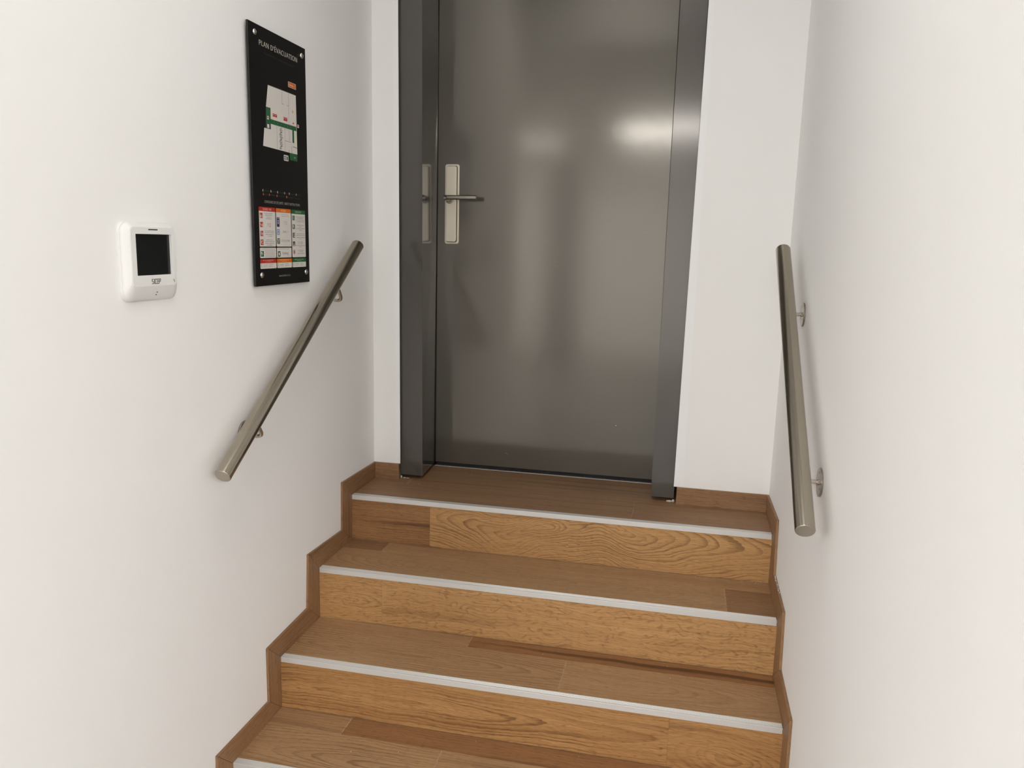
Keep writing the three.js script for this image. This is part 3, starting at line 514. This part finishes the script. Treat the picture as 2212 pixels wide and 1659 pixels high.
// ---------------------------------------------------------------- touch terminal
{
  const zc = 1.287, yc = 0.858;
  const t = thing('wall_terminal', 'white touch terminal with a dark screen on the left wall, beside the black evacuation plan', 'control panel', [0, yc, zc]);
  const white = std(lin(0.80, 0.79, 0.77), 0.42);
  // section outline: rounded rectangle in (right = -z, y)
  const N = 12;
  const outline = (x0, y0, x1, y1, r) => { const P = []; for (const [cx, cy, a] of [[x1 - r, y0 + r, -1.5708], [x1 - r, y1 - r, 0], [x0 + r, y1 - r, 1.5708], [x0 + r, y0 + r, 3.1416]]) for (let i = 0; i < N; i++) { const q = a + 1.5708 * i / (N - 1); P.push([cx + r * Math.cos(q), cy + r * Math.sin(q)]); } return P; };
  const loft = (secs, cap) => {
    const P = [], I = [], n = 4 * N;
    for (const [d, ...o] of secs) for (const [a, b] of outline(...o)) P.push(d, b, -a);
    for (let s = 0; s + 1 < secs.length; s++) for (let i = 0; i < n; i++) { const a = s * n + i, b = s * n + (i + 1) % n; I.push(a, b, a + n, b, b + n, a + n); }
    if (cap) { const o = secs[secs.length - 1], ci = P.length / 3, l = (secs.length - 1) * n; P.push(o[0], (o[2] + o[4]) / 2, -(o[1] + o[3]) / 2); for (let i = 0; i < n; i++) I.push(l + i, l + (i + 1) % n, ci); }
    const g = new THREE.BufferGeometry(); g.setAttribute('position', new THREE.Float32BufferAttribute(P, 3)); g.setIndex(I);
    const h = g.toNonIndexed(); h.computeVertexNormals(); g.computeVertexNormals(); return g;
  };
  // coordinates: a = zc - z (to the right), b = y - yc
  const B = [-0.087, -0.0835, 0.087, 0.0815], F = [-0.0745, -0.0540, 0.0725, 0.0715];
  mesh('back_plate', loft([[0.0001, B[0] - 0.003, B[1] - 0.001, B[2] + 0.003, B[3] + 0.001, 0.022], [0.0042, B[0] - 0.003, B[1] - 0.001, B[2] + 0.003, B[3] + 0.001, 0.022], [0.0050, B[0] - 0.001, B[1] + 0.001, B[2] + 0.001, B[3] - 0.001, 0.021]], true), white, t);
  const mixr = (q, d, r, dy = 0) => [d, B[0] + (F[0] - B[0]) * q, B[1] + (F[1] - B[1]) * q + dy, B[2] + (F[2] - B[2]) * q, B[3] + (F[3] - B[3]) * q, r];
  mesh('housing', loft([mixr(0, 0.0050, 0.022), mixr(0.0, 0.0075, 0.022), mixr(0.25, 0.0115, 0.019), mixr(0.62, 0.0155, 0.015), mixr(0.93, 0.0185, 0.012), mixr(0.99, 0.0192, 0.011), [0.0188, F[0] + 0.004, F[1] + 0.004, F[2] - 0.004, F[3] - 0.004, 0.008]], false), white, t);
  // front plate with the screen opening
  const sc = [-0.0580, -0.0295, 0.0605, 0.0572];
  const S = rrPath(new THREE.Shape(), F[0] + 0.0007, F[1] + 0.0007, F[2] - 0.0007, F[3] - 0.0007, 0.0105), Hh = rrPath(new THREE.Path(), sc[0], sc[1], sc[2], sc[3], 0.0012);
  const Hs = rrPath(new THREE.Path(), -0.0166, 0.0655, 0.0152, 0.0680, 0.0011);
  S.holes.push(Hh, Hs);
  const fg = new THREE.ExtrudeGeometry(S, { depth: 0.0060, bevelEnabled: true, bevelThickness: 0.0005, bevelSize: 0.0005, bevelOffset: -0.0005, bevelSegments: 2, curveSegments: 8 });
  fg.rotateY(Math.PI / 2); fg.translate(0.0134, 0, 0); mesh('front_frame', fg, white, t);
  const scr = new THREE.MeshPhysicalMaterial({ color: lin(0.010, 0.011, 0.011), roughness: 0.16, specularIntensity: 0.6 });
  const flip = (g, d) => { g.rotateY(Math.PI / 2); g.translate(d, 0, 0); return g; };
  mesh('screen', flip(box(sc[0] - 0.003, sc[1] - 0.003, 0, sc[2] + 0.003, sc[3] + 0.003, 0.003), 0.0110), scr, t);
  mesh('speaker_slot', flip(box(-0.0175, 0.0645, 0, 0.0160, 0.0690, 0.0065), 0.0126), std(lin(0.04, 0.04, 0.04), 0.8), t);
  // logo strokes
  const logoMat = std(lin(0.17, 0.165, 0.155), 0.6), G = [], lx = -0.0135, ly = -0.0475, hh = 0.0092;
  const bar = (x, y, x2, y2, w = 0.0017) => { const L = Math.hypot(x2 - x, y2 - y) + w * 0.8, g = new THREE.BoxGeometry(L, w, 0.0004 + 0.00002 * G.length); g.rotateZ(Math.atan2(y2 - y, x2 - x)); g.translate(lx + (x + x2) / 2, ly + (y + y2) / 2, 0); G.push(g); };
  const w5 = 0.0048;
  const letter = (x, segs) => segs.forEach(([a, b, e, f]) => bar(x + a * w5, b * hh, x + e * w5, f * hh));
  letter(0, [[1, 1, 0, 1], [0, 1, 0, 0.55], [0, 0.55, 1, 0.45], [1, 0.45, 1, 0], [1, 0, 0, 0]]);
  letter(0.0074, [[0.1, 0, 0.1, 1]]);
  letter(0.0100, [[1, 1, 0, 1], [0, 1, 0, 0], [0, 0, 1, 0]]);
  letter(0.0166, [[1, 1, 0, 1], [0, 1, 0, 0], [0, 0, 1, 0], [0, 0.5, 0.9, 0.5]]);
  letter(0.0232, [[0, 0, 0, 0.9], [0, 1, 1.1, 1], [1.1, 1, 0.9, 0.45], [0.9, 0.45, 0.1, 0.45]]);
  const lg = mergeGeometries(G); lg.rotateY(Math.PI / 2); lg.translate(0.0203, 0, 0); mesh('logo', lg, logoMat, t).userData = { label: 'grey letters SICEP' };
  const dark = std(lin(0.02, 0.02, 0.02), 0.8);
  const hole = (b, a, d) => { const g = new THREE.SphereGeometry(0.0013, 14, 8); g.scale(0.7, 0.8, 1.7); g.translate(d, b, -a); mesh('microphone_hole', g, dark, t); };
  hole(-0.0668, 0.0085, 0.0152); hole(-0.0722, 0.0068, 0.0132);
  const mk = new THREE.BoxGeometry(0.0008, 0.0075, 0.0009); mk.rotateX(0.6); mk.translate(0.0203, -0.0435, -0.0625); mesh('status_mark', mk, logoMat, t);
}

// ---------------------------------------------------------------- unseen light panels, out of view
for (const [x, y, z, w, rad, label] of LAMPS) {
  const t = thing('unseen_panel_light', label, 'ceiling light', [x, y, z]), h = 0.30;
  const fr = new THREE.Shape(); fr.moveTo(-w, -h); fr.lineTo(w, -h); fr.lineTo(w, h); fr.lineTo(-w, h);
  const hole = new THREE.Path(); const q = h - 0.012, qw = w - 0.012; hole.moveTo(-qw, -q); hole.lineTo(-qw, q); hole.lineTo(qw, q); hole.lineTo(qw, -q); fr.holes.push(hole);
  const fg = new THREE.ExtrudeGeometry(fr, { depth: 0.012, bevelEnabled: false }); fg.rotateX(Math.PI / 2); fg.translate(0, -0.0003, 0);
  mesh('frame', fg, std(lin(0.78, 0.78, 0.78), 0.5), t);
  const glow = new THREE.MeshStandardMaterial({ color: 0xffffff, emissive: lin(...LAMP_TINT), emissiveIntensity: 3, roughness: 0.5 });
  mesh('diffuser', box(-qw, -0.0085, -q, qw, -0.0005, q), glow, t);
  const L = new THREE.RectAreaLight(lin(...LAMP_TINT), rad, 2 * qw, 2 * q); L.position.set(x, y - 0.0105, z); L.lookAt(x, y - 1, z); scene.add(L);
}

renderer.render(scene, camera);
